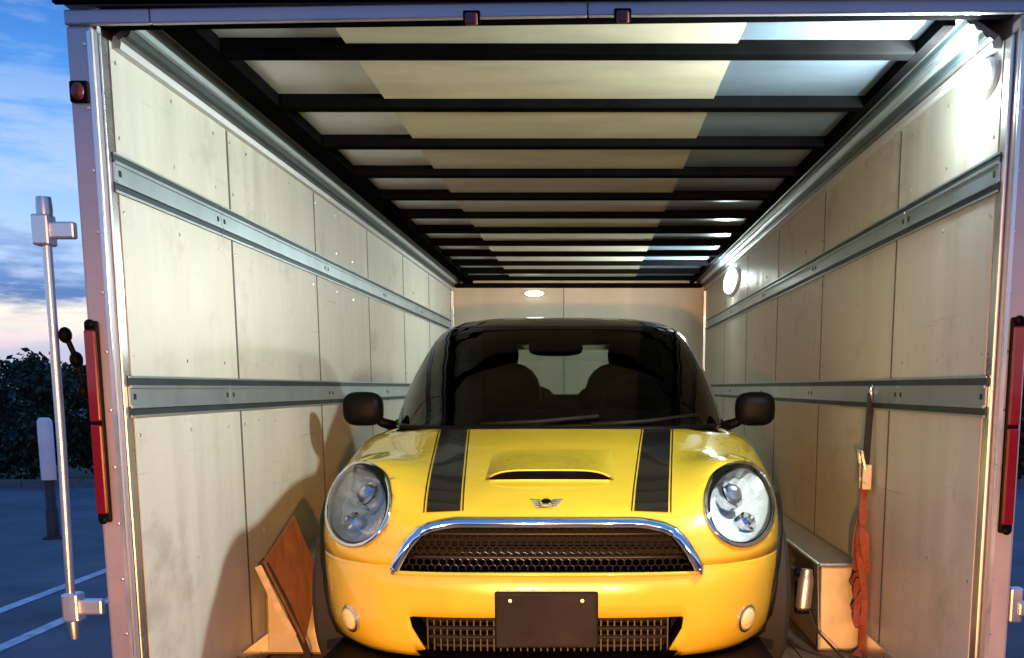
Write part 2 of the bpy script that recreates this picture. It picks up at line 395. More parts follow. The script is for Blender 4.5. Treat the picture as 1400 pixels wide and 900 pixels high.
# long red stop lamps on the posts
for x, z0, z1, sc in ((-1.323, .705, 1.205, 1), (1.148, .675, 1.215, 1)):
    hs = part(MB().box(x-.019, x+.019, Y0-.034, Y0-.0205, z0-.02, z1+.02), 'tail_light', 'black', bevel=.006)
    n = 8
    for ze in (z0-.012, z1+.012): MB().lathe([(.012, 0), (.012, .008), (.006, .012)], (x, Y0-.0342, ze), (0, -1, 0), 14).build('lamp_screw', 'black', hs, smooth=40)
    for k in range(2):
        zz0 = z0+(z1-z0)*k/2+.004; zz1 = z0+(z1-z0)*(k+1)/2-.004
        o = MB().box(x-.0155, x+.0155, Y0-.046, Y0-.0345, zz0, zz1).build('lens', 'red_lens', hs, bevel=.005)
# clearance lamps
cl_ = part(MB().box(-1.335, -1.285, Y0-.034, Y0-.0205, 1.775, 1.83), 'clearance_light', 'black', bevel=.008)
MB().sphere((-1.31, Y0-.036, 1.802), .017, .010, .022).build('lens', 'dim_red', cl_, smooth=True)
for x, dz in ((-.295, .008), (.09, .013)):
    m_ = part(MB().box(x-.022, x+.022, Y0-.034, Y0-.0245, 1.955+dz, 1.99+dz), 'marker_light', 'bow_black', bevel=.004)
    MB().box(x-.016, x+.016, Y0-.046, Y0-.0345, 1.950+dz, 1.982+dz).build('lens', 'dim_red', m_, bevel=.006)
# latch bar standing off the left post
part(MB().tube([(-1.445, Y0-.01, .39), (-1.435, Y0-.01, .9), (-1.432, Y0-.01, 1.525)], .0125, 10), 'latch_bar', 'bright_alloy', smooth=40)
for z in (1.46, .445):
    mb = MB(); mb.box(-1.43, -1.353, Y0-.022, Y0+.004, z-.022, z+.022); mb.box(-1.46, -1.414, Y0-.036, Y0+.016, z-.04, z+.04)
    part(mb, 'bracket', 'bright_alloy', bevel=.006)
for z in (1.515, .385): part(MB().lathe([(.019, -.03), (.021, 0), (.019, .03)], (-1.4405+(z > 1)*.0085, Y0-.01, z), (0, 0, 1), 12), 'bar_end', 'satin', smooth=40)
for z, dx in ((1.19, .02), (1.125, .045), (1.04, .06)):
    part(MB().sphere((-1.432+dx, Y0+.01, z), .017, .02, .022, 12, 8), 'latch_knob', 'black', smooth=True)
part(MB().tube([(-1.412, Y0+.012, 1.19), (-1.387, Y0+.012, 1.125), (-1.372, Y0+.012, 1.04), (-1.353, Y0+.012, 1.02)], .008, 8), 'latch_handle', 'black', smooth=40)
# bracket low on the right post
rb = MB(); rb.box(1.1785, 1.215, Y0-.022, Y0+.01, .40, .50); rb.box(1.20, 1.232, Y0-.03, Y0+.02, .42, .46)
part(rb, 'bracket', 'bright_alloy', bevel=.006)
# wheel boxes
def wheelbox(x0, x1, y0, y1, h):
    xs = (x0, x1)
    pts = [(x0, y0, .013), (x0, y0+.03, h), (x0, y1-.03, h), (x0, y1, .013)]
    o = part(MB().prism(pts, (x1-x0, 0, 0)), 'wheel_box', 'diamond', bevel=.012)
    s = 1 if x1 > x0 else -1
    # folded edge strips
    for xx in (x1,):
        MB().tube([(xx, y0+.002, .02), (xx, y0+.03, h), (xx, y1-.03, h), (xx, y1, .02)], .008, 8).build('edge_strip', 'bright_alloy', o, smooth=40)
    MB().tube([(x0+s*.02, y0+.028, h+.002), (x1, y0+.028, h+.002)], .008, 8).build('edge_strip', 'bright_alloy', o, smooth=40)
wheelbox(XL+.001, -1.03, 4.14, 7.0, .36)
wheelbox(XR-.001, .92, 4.20, 7.0, .355)
# running gear
def wheel_set(x, y, parent, r=.33, w=.2, face=-1, rim='satin', z=0., hub=None):
    ty = MB().lathe([(r*.62, -w/2), (r*.9, -w/2), (r*.985, -w*.4), (r, -w*.2), (r, w*.2), (r*.985, w*.4), (r*.9, w/2), (r*.62, w/2)], (x, y, z), (1, 0, 0), 32).build('wheel', 'rubber', parent, smooth=40)
    mb = MB(); f = face
    mb.lathe([(r*.66, -w*.3), (r*.66, w*.3)], (x, y, z), (1, 0, 0), 32)
    for k in range(8):
        a = k*PI/4
        mb.tube([(x+f*w*.35, y+math.cos(a)*r*.12, z+math.sin(a)*r*.12), (x+f*w*.38, y+math.cos(a)*r*.63, z+math.sin(a)*r*.63)], [.03, .024], 8)
    mb.lathe([(.05, 0), (.055, w*.1), (.0, w*.14)], (x+f*w*.33, y, z), (f, 0, 0), 16)
    mb.build('rim', rim, ty, smooth=40)
    return ty
for x, f in ((-1.15, -1), (1.03, 1)):
    for y in (5.2, 6.15):
        wheel_set(x, y, T, .32, .18, f, z=.32)
for x in (-.8, .65):
    part(MB().box(x-.05, x+.05, Y0+.03, YF+.3, -.2, -.061), 'chassis_rail', 'black')
for y in (5.2, 6.15):
    part(MB().tube([(-1.1, y, -.2), (1.0, y, -.2)], .045, 10), 'axle', 'black')
# tongue of the trailer with jack
for s in (-1, 1): part(MB().tube([(-.08+s*.8, YF+.05, -.13), (-.08, YF+1.4, -.13)], .05, 8), 'tongue', 'black')
part(MB().tube([(-.08, YF+1.3, -.13), (-.08, YF+1.3, G+.02)], .035, 10), 'jack', 'black')
# lamps fixed inside the trailer
def puck(x, y, z, nx, ny, rx, rz, mt, axis):
    b = part(MB().lathe([(1, 0), (1, .012), (.9, .02)], (x, y, z), axis, 28, (rx, rz)), 'dome_light', 'outer_white', smooth=40)
    ax = Vector(axis); o = Vector((x, y, z))+ax*.0205
    MB().lathe([(.86, 0), (.8, .012), (.5, .02), (0.0, .022)], o, axis, 28, (rx, rz)).build('diffuser', mt, b, smooth=True)
    return b
puck(XR-.0005, 3.16, 1.885, 0, 0, .10, .055, 'led', (-1, 0, 0))
puck(XR-.0005, 8.4, 1.84, 0, 0, .40, .10, 'led_far', (-1, 0, 0))
puck(-.49, YF-.0005, 1.905, 0, 0, .10, .03, 'led_small', (0, -1, 0))
COOL = (.88, 1.0, .93)
lamp('dome_light_beam', 'AREA', (XR-.035, 3.16, 1.885), 115, COOL, .14).rotation_euler = (0, R(92), R(-16))
lamp('dome_light_glow', 'POINT', (XR-.12, 3.18, 1.84), 5, COOL, .04)
lamp('dome_light_beam', 'AREA', (XR-.03, 8.4, 1.84), 130, COOL, .3).rotation_euler = (0, R(106), 0)
lamp('dome_light_glow', 'POINT', (XR-.09, 8.4, 1.86), 5, COOL, .05)

# ---------------------------------------------------------------- the car
CX, CY = -.125, 3.25
car = empty('car', 'yellow two door hatchback with black bonnet stripes parked nose out in the trailer', 'car', (CX, CY, .012))
A, B, VC, NE = .872, 1.85, 1.85, 4.0
def contour_params(n):
    fine = 6000; pts = []
    for i in range(fine):
        th = 2*PI*i/fine
        c, s_ = math.cos(th), math.sin(th)
        pts.append((A*math.copysign(abs(c)**(2/NE), c), VC-B*math.copysign(abs(s_)**(2/NE), s_)))
    acc = [0]
    for i in range(1, fine+1):
        a, b = pts[i-1], pts[i % fine]; d = math.hypot(a[0]-b[0], a[1]-b[1])
        w = 3.2 if (a[1] < .75) else (1.4 if a[1] < 1.6 else .7)
        acc.append(acc[-1]+d*w)
    out = []; j = 0
    for k in range(n):
        t = acc[-1]*k/n
        while acc[j+1] < t: j += 1
        out.append(2*PI*(j+(t-acc[j])/max(1e-9, acc[j+1]-acc[j]))/fine)
    return out
NTH = 336
TH = contour_params(NTH)
def cpt(th, a, b, vc=VC, n=NE):
    c, s_ = math.cos(th), math.sin(th)
    return (a*math.copysign(abs(c)**(2/n), c), vc-b*math.copysign(abs(s_)**(2/n), s_))
HP = [(0, .60), (.07, .632), (.12, .658), (.2, .692), (.45, .750), (.8, .828), (1.15, .892), (1.4, .90), (3.0, .93), (3.5, .90), (3.7, .86)]
def interp(tb, x):
    if x <= tb[0][0]: return tb[0][1]
    for (a, b), (c, d) in zip(tb[:-1], tb[1:]):
        if x <= c: return b+(d-b)*(x-a)/(c-a)
    return tb[-1][1]
def Hs(u, v):
    z = sum(interp(HP, v+k*.03) for k in range(-3, 4))/7
    au = abs(u)
    z += .058*math.exp(-((au-.60)/.15)**2)*math.exp(-((v-.40)/.26)**2)
    z -= .055*(au/.8)**3*min(1, max(0, (v-.25)/.5))
    z += .008*(1-min(1, au/.45)**2)*math.exp(-((v-.5)/.5)**2)
    return z
rings = []   # list of list of (u,v,z)
low_tab = [(.19, .10, .10), (.20, .06, .06), (.225, .035, .03), (.26, .022, .014), (.30, .014, .007), (.34, .009, .003), (.38, .006, .001), (.41, .004, 0), (.44, .002, .001), (.462, .001, .006), (.474, .0, .010), (.482, .0, .016)]
for z, da, db in low_tab:
    rings.append([(cpt(t, A-da, B-db) + (z,)) for t in TH])
NLOW = len(rings)
def up_ring(d, zs=.494):
    a, b = A-d, B-.8*d
    s0 = .15
    q = min(1, d/s0)
    g = (1-(1-q)**2.3)**(1/2.3)
    out = []
    for t in TH:
        u, v = cpt(t, a, b-.014)
        out.append((u, v, zs+(Hs(u, v)-zs)*g))
    return out
ups = [0, .0008, .002, .0045, .008, .013, .02, .028, .038, .05, .064, .08, .098, .118, .14, .165] + [.165+.035*k for k in range(1, 18)]
for d in ups: rings.append(up_ring(d))
V = [p for r in rings for p in r]
F = []
for i in range(len(rings)-1):
    for j in range(NTH):
        j2 = (j+1) % NTH
        F.append((i*NTH+j, i*NTH+j2, (i+1)*NTH+j2, (i+1)*NTH+j))
last = (len(rings)-1)*NTH
lv = rings[-1]
fi = min(range(NTH), key=lambda q: lv[q][1]); ri_ = max(range(NTH), key=lambda q: lv[q][1])
ca, cb = [fi], [fi]                             # zip the two long sides of the last ring together along the middle
while ca[-1] != ri_: ca.append((ca[-1]+1) % NTH)
while cb[-1] != ri_: cb.append((cb[-1]-1) % NTH)
a = b = 0
while a < len(ca)-1 or b < len(cb)-1:
    if b == len(cb)-1 or (a < len(ca)-1 and lv[ca[a+1]][1] <= lv[cb[b+1]][1]):
        t3 = (last+ca[a], last+ca[a+1], last+cb[b]); a += 1
    else:
        t3 = (last+ca[a], last+cb[b+1], last+cb[b]); b += 1
    if len(set(t3)) == 3: F.append(t3)
bvh = BVHTree.FromPolygons([Vector(p) for p in V], [f for f in F])
def front(u, z, off=0.):
    h = bvh.ray_cast(Vector((u, -1, z)), Vector((0, 1, 0)))
    if h[0] is None: return Vector((u, .5, z)), Vector((0, -1, 0))
    n = h[1]; n = -n if n.y > 0 else n
    return h[0]+n*off, n
def top(u, v, off=0.):
    h = bvh.ray_cast(Vector((u, v, 3)), Vector((0, 0, -1)))
    n = h[1]; n = -n if n.z < 0 else n
    return h[0]+n*off, n
# outlines of the openings, as seen from the front
def rounded(poly, r=.03, k=5):
    out = []; n = len(poly)
    for i in range(n):
        p = Vector(poly[i]); a = Vector(poly[i-1]); b = Vector(poly[(i+1) % n])
        rr = r[i] if isinstance(r, (list, tuple)) else r
        pa = p+(a-p).normalized()*rr; pb = p+(b-p).normalized()*rr
        for j in range(k+1):
            t = j/k; out.append(pa*(1-t)**2 + p*2*t*(1-t) + pb*t*t)
    dense = []
    for i in range(len(out)):
        a, b = out[i], out[(i+1) % len(out)]; m = max(1, int((a-b).length/.02))
        for j in range(m): dense.append(a.lerp(b, j/m))
    return [tuple(q) for q in dense]
mouth = rounded([(-.476, .476), (.476, .476), (.41, .588), (.33, .622), (-.33, .622), (-.41, .588)], [.02, .02, .05, .07, .07, .05])
intake = rounded([(-.365, .20), (.365, .20), (.440, .340), (-.440, .340)], [.02, .02, .03, .03])
HLC = {}
def ell(cx, cz, rx, rz, n=56, tilt=0.):
    return [(cx+rx*math.cos(2*PI*i/n), cz+rz*math.sin(2*PI*i/n)) for i in range(n)]
hl = {s: ell(s*.632, .664, .134, .121) for s in (-1, 1)}
def inside(p, poly):
    c = False; n = len(poly); x, y = p
    for i in range(n):
        (x1, y1), (x2, y2) = poly[i], poly[i-1]
        if (y1 > y) != (y2 > y) and x < (x2-x1)*(y-y1)/(y2-y1)+x1: c = not c
    return c
def nearest(p, poly):
    best = None; bd = 9; p = Vector(p)
    for i in range(len(poly)):
        a = Vector(poly[i-1]); b = Vector(poly[i]); ab = b-a; t = max(0, min(1, (p-a).dot(ab)/max(1e-12, ab.length_squared)))
        q = a+ab*t; d = (p-q).length
        if d < bd: bd, best = d, q
    return bd, best
holes = [mouth, intake, hl[-1], hl[1]]
for i, p in enumerate(V):
    if p[1] < .75:
        for h in holes:
            bd, q = nearest((p[0], p[2]), h)
            if bd < .0115:
                s_, n_ = front(q[0], q[1]); V[i] = (q[0], s_.y, q[1]); break
AXF, AXR, ARCH = .70, 3.165, .345
groups = {'bumper': [], 'bonnet': [], 'body': [], 'interior': []}
def cab_w(v): return .665
for f in F:
    c = sum((Vector(V[i]) for i in f), Vector())/len(f)
    if c.y < .75 and any(inside((c.x, c.z), h) for h in holes): continue
    if c.z < .228 and abs(c.x) < .41 and c.y < .5: continue
    if abs(c.x) > .5 and c.z < .62 and min(math.hypot(c.y-AXF, c.z-.30), math.hypot(c.y-AXR, c.z-.30)) < ARCH: continue
    ri = f[0]//NTH
    if ri >= NLOW+9 and 1.16 < c.y < 3.45 and abs(c.x) < .68: groups['interior'].append(f)
    elif c.z < .488 and c.y < .75: groups['bumper'].append(f)
    elif c.y < 1.24 and ri >= NLOW-1: groups['bonnet'].append(f)
    else: groups['body'].append(f)
def shell(name, fs, mats, th=0.):
    idx = {}; mb = MB(); vs = []
    for f in fs:
        for i in f:
            if i not in idx: idx[i] = len(vs); vs.append(V[i])
    mb.add(vs, [tuple(idx[i] for i in f) for f in fs])
    o = mb.build(name, mats, car, smooth=True)
    if th:
        m = o.modifiers.new('solid', 'SOLIDIFY'); m.thickness = th; m.offset = -1
    return o
shell('bumper', groups['bumper'], 'yellow', .006)
shell('bonnet', groups['bonnet'], 'yellow', .006)
shell('body', groups['body'], 'yellow', .006)
itub = shell('cabin_floor', groups['interior'], 'interior')
itub.location.z = -.03
# shut line strip between bumper and bonnet is the 6 mm gap; black liner behind the openings
lin = MB()
lin.box(-.56, .56, .30, .32, .16, .62); lin.box(-.78, .78, .62, .64, .16, .70)
lin.build('radiator_panel', 'black', car)
MB().box(-.72, .72, .1, 3.5, .15, .185).build('underside', 'black', car)
# upper grille
def insetpoly(poly, d):
    c = Vector((sum(p[0] for p in poly)/len(poly), sum(p[1] for p in poly)/len(poly)))
    out = []
    n = len(poly)
    for i in range(n):
        a = Vector(poly[i-1]); b = Vector(poly[(i+1) % n]); t = (b-a).normalized(); nrm = Vector((-t.y, t.x))
        out.append(tuple(Vector(poly[i])+nrm*d))
    return out
def recess(poly, depth, dz=0.):
    mb = MB(); n = len(poly)
    a = [front(u, z, .001)[0] for u, z in poly]; b = [p+Vector((0, depth, 0)) for p in a]
    mb.add(a+b, [(i, (i+1) % n, n+(i+1) % n, n+i) for i in range(n)])
    return mb
grille = recess(mouth, .10).build('grille', 'plastic', car, smooth=40)
bars = MB()
for z in (.520, .590):
    us = [u/40 for u in range(-19, 20)]
    w = .455 - max(0, (z-.5))*.62
    pts = [front(u, max(.49, min(.63, z)), 0)[0]+Vector((0, .035, 0)) for u in us if abs(u) < w]
    bars.tube(pts, .0042, 8)
bars.build('grille_bar', 'mesh_grey', grille, smooth=True)
hx = MB()
for r_ in range(7):
    for c_ in range(-20, 21):
        u = c_*.024+(.012 if r_ % 2 else 0); z = .490+r_*.0195
        if abs(u) < .455-max(0, z-.49)*.62:
            p = front(u, z)[0]+Vector((0, .046, 0))
            hx.tube([p+Vector((-.012, 0, 0)), p+Vector((0, -.004, .0065)), p+Vector((.012, 0, 0))], .0024, 5)
            hx.tube([p+Vector((-.012, 0, 0)), p+Vector((-.012, 0, -.013))], .0024, 5)
struct(hx.build('grille_mesh', 'mesh_grey', grille), 'stuff')
bz = MB().tube([front(u, z, .004)[0] for u, z in mouth if z > .4895 or abs(u) > .475] if False else [front(u, z, .004)[0] for u, z in sorted([q for q in mouth if q[1] > .4765], key=lambda q: math.atan2(q[1]-.44, q[0]))], .019, 12, sx=1.0)
bz.build('grille_surround', 'chrome', car, smooth=True)
low_lip = MB().tube([front(u/40, .473, .002)[0] for u in range(-19, 20)], .007, 8).build('grille_lip', 'yellow', car, smooth=True)
# lower intake
lg = recess(intake, .12).build('lower_intake', 'plastic', car, smooth=40)
lb = MB()
for z in (.235, .265, .295, .325):
    lb.tube([front(u/40, z)[0]+Vector((0, .05, 0)) for u in range(-15, 16) if abs(u/40) < .36+(z-.21)*.5], .005, 8)
for k in range(-18, 19):
    u = k*.021
    p = front(u, .28)[0]+Vector((0, .055, 0))
    lb.box(p.x-.002, p.x+.002, p.y, p.y+.01, .22, .338)
lb.build('intake_bar', 'mesh_grey', lg, smooth=40)
# number plate holder (blank plate)
pl = MB().prism([(-.158, -.012, .248), (.158, -.012, .248), (.158, -.012, .424), (-.158, -.012, .424)], (0, .03, 0)).build('number_plate', 'plastic', car, bevel=.006)
MB().box(-.148, .148, -.0165, -.0125, .260, .412).build('blank_plate', 'plate', pl, bevel=.002)
for u in (-.11, .11): MB().lathe([(.006, 0), (.005, .003)], (u, -.0165, .398), (0, -1, 0), 12).build('plate_screw', 'satin', pl, smooth=40)
# emblem: winged roundel
p, n_ = front(-.005, .672, .006)
em = MB().lathe([(.019, 0), (.019, .006), (.016, .009)], p, n_, 24).build('emblem', 'chrome', car, smooth=40)
MB().lathe([(.014, 0.0091), (.014, .0105), (0, .0105)], p, n_, 24).build('roundel', 'black', em, smooth=40)
for s in (-1, 1):
    wg = MB()
    for k in range(4):
        z = .680-k*.005; ln = .034-k*.006
        wg.tube([front(-.005+s*.019, z, .006)[0], front(-.005+s*(.019+ln), z+.003, .005)[0]], [.0028, .0016], 8)
    wg.build('wing', 'chrome', em, smooth=40)
# bonnet stripes
def stripe(s, name, u0, u1, du, off, mt):
    mb = MB(); rows = 60
    vs = []
    for i in range(rows+1):
        v = .118+(1.165-.118)*i/rows; sh = (v-.118)/1.05*.085
        for k in range(5):
            u = s*(u0+(u1-u0)*k/4+sh); vs.append(top(u, v, off)[0])
    mb.add(vs, [(i*5+k, i*5+k+1, i*5+k+6, i*5+k+5) for i in range(rows) for k in range(4)])
    return mb.build(name, mt, car, smooth=True)
for s in (-1, 1):
    stripe(s, 'bonnet_stripe', .272, .378, 0, .0022, 'stripe')
    stripe(s, 'stripe_edge', .262, .266, 0, .0022, 'stripe'); stripe(s, 'stripe_edge', .384, .388, 0, .0022, 'stripe')
# bonnet scoop
sc = MB(); nU = 24
va, vb = .355, .71
vs = []
for i in range(9):
    t = i/8
    for k in range(nU+1):
        u = -.215+.43*k/nU
        e = max(0, 1-(abs(u)/.215)**6)
        h = .032*e*(1-t)**1.3
        q = top(u, va+(vb-va)*t)[0]; vs.append((u, q.y, q.z+h+.001))
sc.add(vs, [(i*(nU+1)+k, i*(nU+1)+k+1, (i+1)*(nU+1)+k+1, (i+1)*(nU+1)+k) for i in range(8) for k in range(nU)])
scp = sc.build('bonnet_scoop', 'yellow', car, smooth=True)
mo = MB(); vs = []
for k in range(nU+1):
    u = -.2+.4*k/nU; q = top(u, va-.004)[0]; vs.append((u, va-.004, q.z+.002))
for k in range(nU+1):
    u = -.2+.4*k/nU; e = max(0, 1-(abs(u)/.205)**6); q = top(u, va)[0]; vs.append((u, va-.004, q.z+.003+.028*e))
mo.add(vs, [(k, k+1, nU+2+k, nU+1+k) for k in range(nU)])
mo.build('scoop_opening', 'bow_black', scp)  # flat black face painted as the shade inside the scoop
MB().tube([Vector((u/50, va-.004, top(u/50, va)[0].z+.032*max(0, 1-(abs(u/50)/.215)**6))) for u in range(-10, 11)], .0032, 8).build('scoop_lip', 'yellow', scp, smooth=True)
MB().tube([Vector((u/50, va-.012, top(u/50, va-.012)[0].z+.002)) for u in range(-10, 11)], .0032, 8).build('scoop_lip', 'yellow', scp, smooth=True)
# headlights
for s in (-1, 1):
    poly = hl[s]; ring = [front(u, z, .002)[0] for u, z in poly]
    ctr = sum(ring, Vector())/len(ring)
    nrm = Vector()
    for i in range(len(ring)): nrm += (ring[i-1]-ctr).cross(ring[i]-ctr)
    nrm.normalize(); nrm = -nrm if nrm.y > 0 else nrm
    h = MB().tube(ring, .0075, 10, closed=True).build('headlight', 'chrome', car, smooth=True)
    r2 = [ctr+(p_-ctr)*.985-nrm*.012 for p_ in ring]; n = len(ring)
    MB().tube([ctr+(p_-ctr)*.94-nrm*.004 for p_ in ring], [.005+.012*max(0, (p_-ctr).normalized().dot(Vector((-s*.55, 0, .83)))) for p_ in ring], 8, closed=True).build('bezel', 'black', h, smooth=True)
    vs = []; prof = [(.96, -.004), (.90, -.014), (.78, -.034), (.74, -.034), (.55, -.052), (.5, -.050), (.25, -.062), (0.01, -.064)]
    for k_, d_ in prof: vs += [ctr+(p_-ctr)*k_+nrm*(d_-(.004 if (j_//2) % 2 and .3 < k_ < .95 else 0)) for j_, p_ in enumerate(ring)]
    MB().add(vs, [(i*n+j, i*n+(j+1) % n, (i+1)*n+(j+1) % n, (i+1)*n+j) for i in range(len(prof)-1) for j in range(n)]).build('reflector', 'reflector', h)
    upv = (Vector((0, 0, 1))-nrm*nrm.z).normalized(); sd_ = upv.cross(nrm)
    MB().lathe([(.046, -.06), (.05, -.02), (.046, -.012), (.040, -.014)], ctr+upv*.040, nrm, 24).build('projector_ring', 'chrome', h, smooth=40)
    MB().sphere(ctr+upv*.040-nrm*.022, .038, .024, .038).build('projector_lens', 'satin', h, smooth=True)
    MB().lathe([(.034, -.055), (.036, -.02), (.030, -.014), (.0, -.02)], ctr-upv*.062+sd_*.015*s, nrm, 20).build('turn_signal', 'chrome', h, smooth=40)
    MB().sphere(ctr-upv*.062+sd_*.015*s-nrm*.01, .014, .016, .014).build('bulb', 'satin', h, smooth=True)
    vs = []; prof = [(.985, .0), (.9, .010), (.7, .022), (.4, .031), (.01, .034)]
    for k_, d_ in prof: vs += [ctr+(p_-ctr)*k_+nrm*d_ for p_ in ring]
    MB().add(vs, [(i*n+j, i*n+(j+1) % n, (i+1)*n+(j+1) % n, (i+1)*n+j) for i in range(len(prof)-1) for j in range(n)]).build('lens', 'clear', h, smooth=True)
    # small round fog lamp low in the bumper
    p, n_ = front(s*.635, .305, .001)
    fg = MB().lathe([(.046, -.01), (.046, .005), (.040, .008)], p, n_, 24).build('fog_lamp', 'chrome', car, smooth=40)
    MB().lathe([(.039, .0085), (.028, .016), (0, .019)], p, n_, 24).build('fog_lens', 'fog_cream', fg, smooth=True)
    # wheel arch trim
    for ax in (AXF, AXR):
        mb = MB(); pts = []
        for k in range(25):
            a = R(-22)+R(224)*k/24
            y_, z_ = ax+math.cos(a)*ARCH, .30+math.sin(a)*ARCH
            hh = bvh.ray_cast(Vector((s*2, y_, max(.2, z_))), Vector((-s, 0, 0)))
            if hh[0]: pts.append(Vector((hh[0].x, y_, max(.2, z_))))
        mb.tube(pts, .014, 10); mb.build('wheel_arch', 'plastic', car, smooth=True)
        wheel_set(s*.735, ax, car, .30, .185, s, z=.30)
    # door mirrors
    mr = MB().sphere((s*.868, 1.60, .945),   .088, .06, .075, 24, 14, 3.1).build('door_mirror', 'black', car, smooth=True)
    MB().tube([(s*.73, 1.62, .865), (s*.79, 1.615, .885), (s*.82, 1.61, .915)], [.026, .022, .026], 10).build('mirror_stalk', 'black', mr, smooth=True)
    MB().tube([(s*.868+.083*math.cos(a_), 1.585+.0*a_, .945+.070*math.sin(a_)) for a_ in [2*PI*m_/28 for m_ in range(28)]], .004, 6, closed=True).build('mirror_trim', 'gloss_black', mr, smooth=True)
    MB().box(s*.70-.03, s*.70+.03, 1.60, 1.66, .86, .90).build('mirror_foot', 'black', mr, bevel=.01)
    MB().sphere((s*.868, 1.652, .945), .074, .012, .054, 20, 8, 2.6).build('mirror_glass', 'chrome', mr, smooth=True)
# greenhouse
GT = [(.855, 1.05, .765, 3.50), (.89, 1.10, .758, 3.48), (1.0, 1.245, .732, 3.42), (1.1, 1.385, .698, 3.35), (1.2, 1.535, .652, 3.27), (1.25, 1.62, .625, 3.23), (1.29, 1.70, .595, 3.19), (1.32, 1.775, .560, 3.15), (1.345, 1.87, .505, 3.08), (1.363, 2.0, .42, 2.98), (1.376, 2.15, .29, 2.85), (1.383, 2.3, .03, 2.7)]
def gcol(z, k): return interp([(r[0], r[k]) for r in GT], z)
GZ = []
for i in range(len(GT)-1):
    m = 5
    for j in range(m): GZ.append(GT[i][0]+(GT[i+1][0]-GT[i][0])*j/m)
GZ.append(GT[-1][0])
GN = 3.4
fr_ = [i/40 for i in range(41)]
GTH = []
GNT = 240
def gparams():
    fine = 4000; pts = []
    for i in range(fine):
        th = 2*PI*i/fine; c, s_ = math.cos(th), math.sin(th)
        pts.append((.65*math.copysign(abs(c)**(2/GN), c), 1.05*math.copysign(abs(s_)**(2/GN), s_)))
    acc = [0]
    for i in range(1, fine+1): acc.append(acc[-1]+math.hypot(pts[i-1][0]-pts[i % fine][0], pts[i-1][1]-pts[i % fine][1]))
    out = []; j = 0
    for k in range(GNT):
        t = acc[-1]*k/GNT
        while acc[j+1] < t: j += 1
        out.append(2*PI*(j+(t-acc[j])/max(1e-9, acc[j+1]-acc[j]))/fine)
    return out
GTH = gparams()
gv = []
for z in GZ:
    f0, w, r0 = gcol(z, 1), gcol(z, 2), gcol(z, 3)
    for t in GTH: gv.append(cpt(t, w, (r0-f0)/2, (r0+f0)/2, GN) + (z,))
parts_ = {'windscreen': [], 'roof': [], 'side_window': [], 'side_window2': [], 'rear_window': []}
for i in range(len(GZ)-1):
    for j in range(GNT):
        j2 = (j+1) % GNT
        f = (i*GNT+j, i*GNT+j2, (i+1)*GNT+j2, (i+1)*GNT+j)
        zc = (GZ[i]+GZ[i+1])/2; th = GTH[j]+.5*((GTH[j2]-GTH[j]) % (2*PI))
        c, s_ = math.cos(th), math.sin(th); un = math.copysign(abs(c)**(2/GN), c); vn = math.copysign(abs(s_)**(2/GN), s_)
        k = 'roof'
        if s_ > 0 and abs(un) < .925 and .875 < zc < 1.31: k = 'windscreen'
        elif s_ < 0 and abs(un) < .80 and 1.0 < zc < 1.30: k = 'rear_window'
        elif abs(un) > .965 and -.90 < vn < .80 and .90 < zc < 1.27 and not (-.22 < vn < -.14): k = 'side_window' if un < 0 else 'side_window2'
        parts_[k].append(f)
def gshell(name, fs, m, th=0.):
    idx = {}; vs = []
    for f in fs:
        for i in f:
            if i not in idx: idx[i] = len(vs); vs.append(gv[i])
    mb = MB().add(vs, [tuple(idx[i] for i in f) for f in fs]); o = mb.build(name, m, car, smooth=True)
    if th:
        md = o.modifiers.new('solid', 'SOLIDIFY'); md.thickness = th; md.offset = -1
    return o
gshell('roof', parts_['roof'], 'gloss_black', .02)
gshell('windscreen', parts_['windscreen'], 'tint')
gshell('rear_window', parts_['rear_window'], 'pale_glass')
gshell('side_window', parts_['side_window'], 'tint_dark'); gshell('side_window', parts_['side_window2'], 'tint_dark')
# cowl strip and wipers
def wsp(u, z, off=.0):
    f0, w, r0 = gcol(z, 1), gcol(z, 2), gcol(z, 3); b = (r0-f0)/2
    return Vector((u, (r0+f0)/2 - b*(1-min(.999, abs(u/w))**GN)**(1/GN) - off, z))
MB().tube([wsp(u/50, .875, .012) for u in range(-33, 34)], .013, 8).build('cowl_strip', 'black', car, smooth=True)
for u0, u1 in ((-.30, .17), (.14, .58)):
    MB().tube([wsp(u0, .893, .02), wsp((u0+u1)/2, .905, .022), wsp(u1, .925, .015)], .008, 8).build('wiper', 'plastic', car, smooth=True)
# cabin: dashboard, wheel, seats, mirror
ds = MB()
ds.sphere((0, 1.62, .86), .62, .26, .085, 28, 10, 2.6); ds.sphere((0, 1.62, .93), .115, .08, .075, 20, 10)
ds.build('dashboard', 'interior', car, smooth=True)
st_ = MB().tube([Vector((.36+.175*math.cos(a), 1.93+.06*math.sin(a), .93+.165*math.sin(a))) for a in [2*PI*i/32 for i in range(32)]], .016, 8, closed=True)
for a in (R(0), R(180), R(270)): st_.tube([(.36, 1.95, .92), (.36+.17*math.cos(a), 1.93+.06*math.sin(a), .93+.16*math.sin(a))], .013, 8)
st_.build('steering_wheel', 'seat', car, smooth=True)
for s in (-1, 1):
    se = MB().sphere((s*.36, 2.42, .93), .25, .10, .24, 20, 12, 3.2)
    se = se.build('front_seat', 'seat', car, smooth=True)
    MB().sphere((s*.36, 2.46, 1.205), .13, .055, .085, 20, 10, 3).build('headrest', 'seat', se, smooth=True)
    rs = MB().sphere((s*.34, 3.12, .94), .28, .09, .12, 20, 10, 3.2).build('rear_seat', 'seat', car, smooth=True)
    MB().sphere((s*.34, 3.14, 1.08), .11, .05, .06, 16, 8, 3).build('headrest', 'seat', rs, smooth=True)
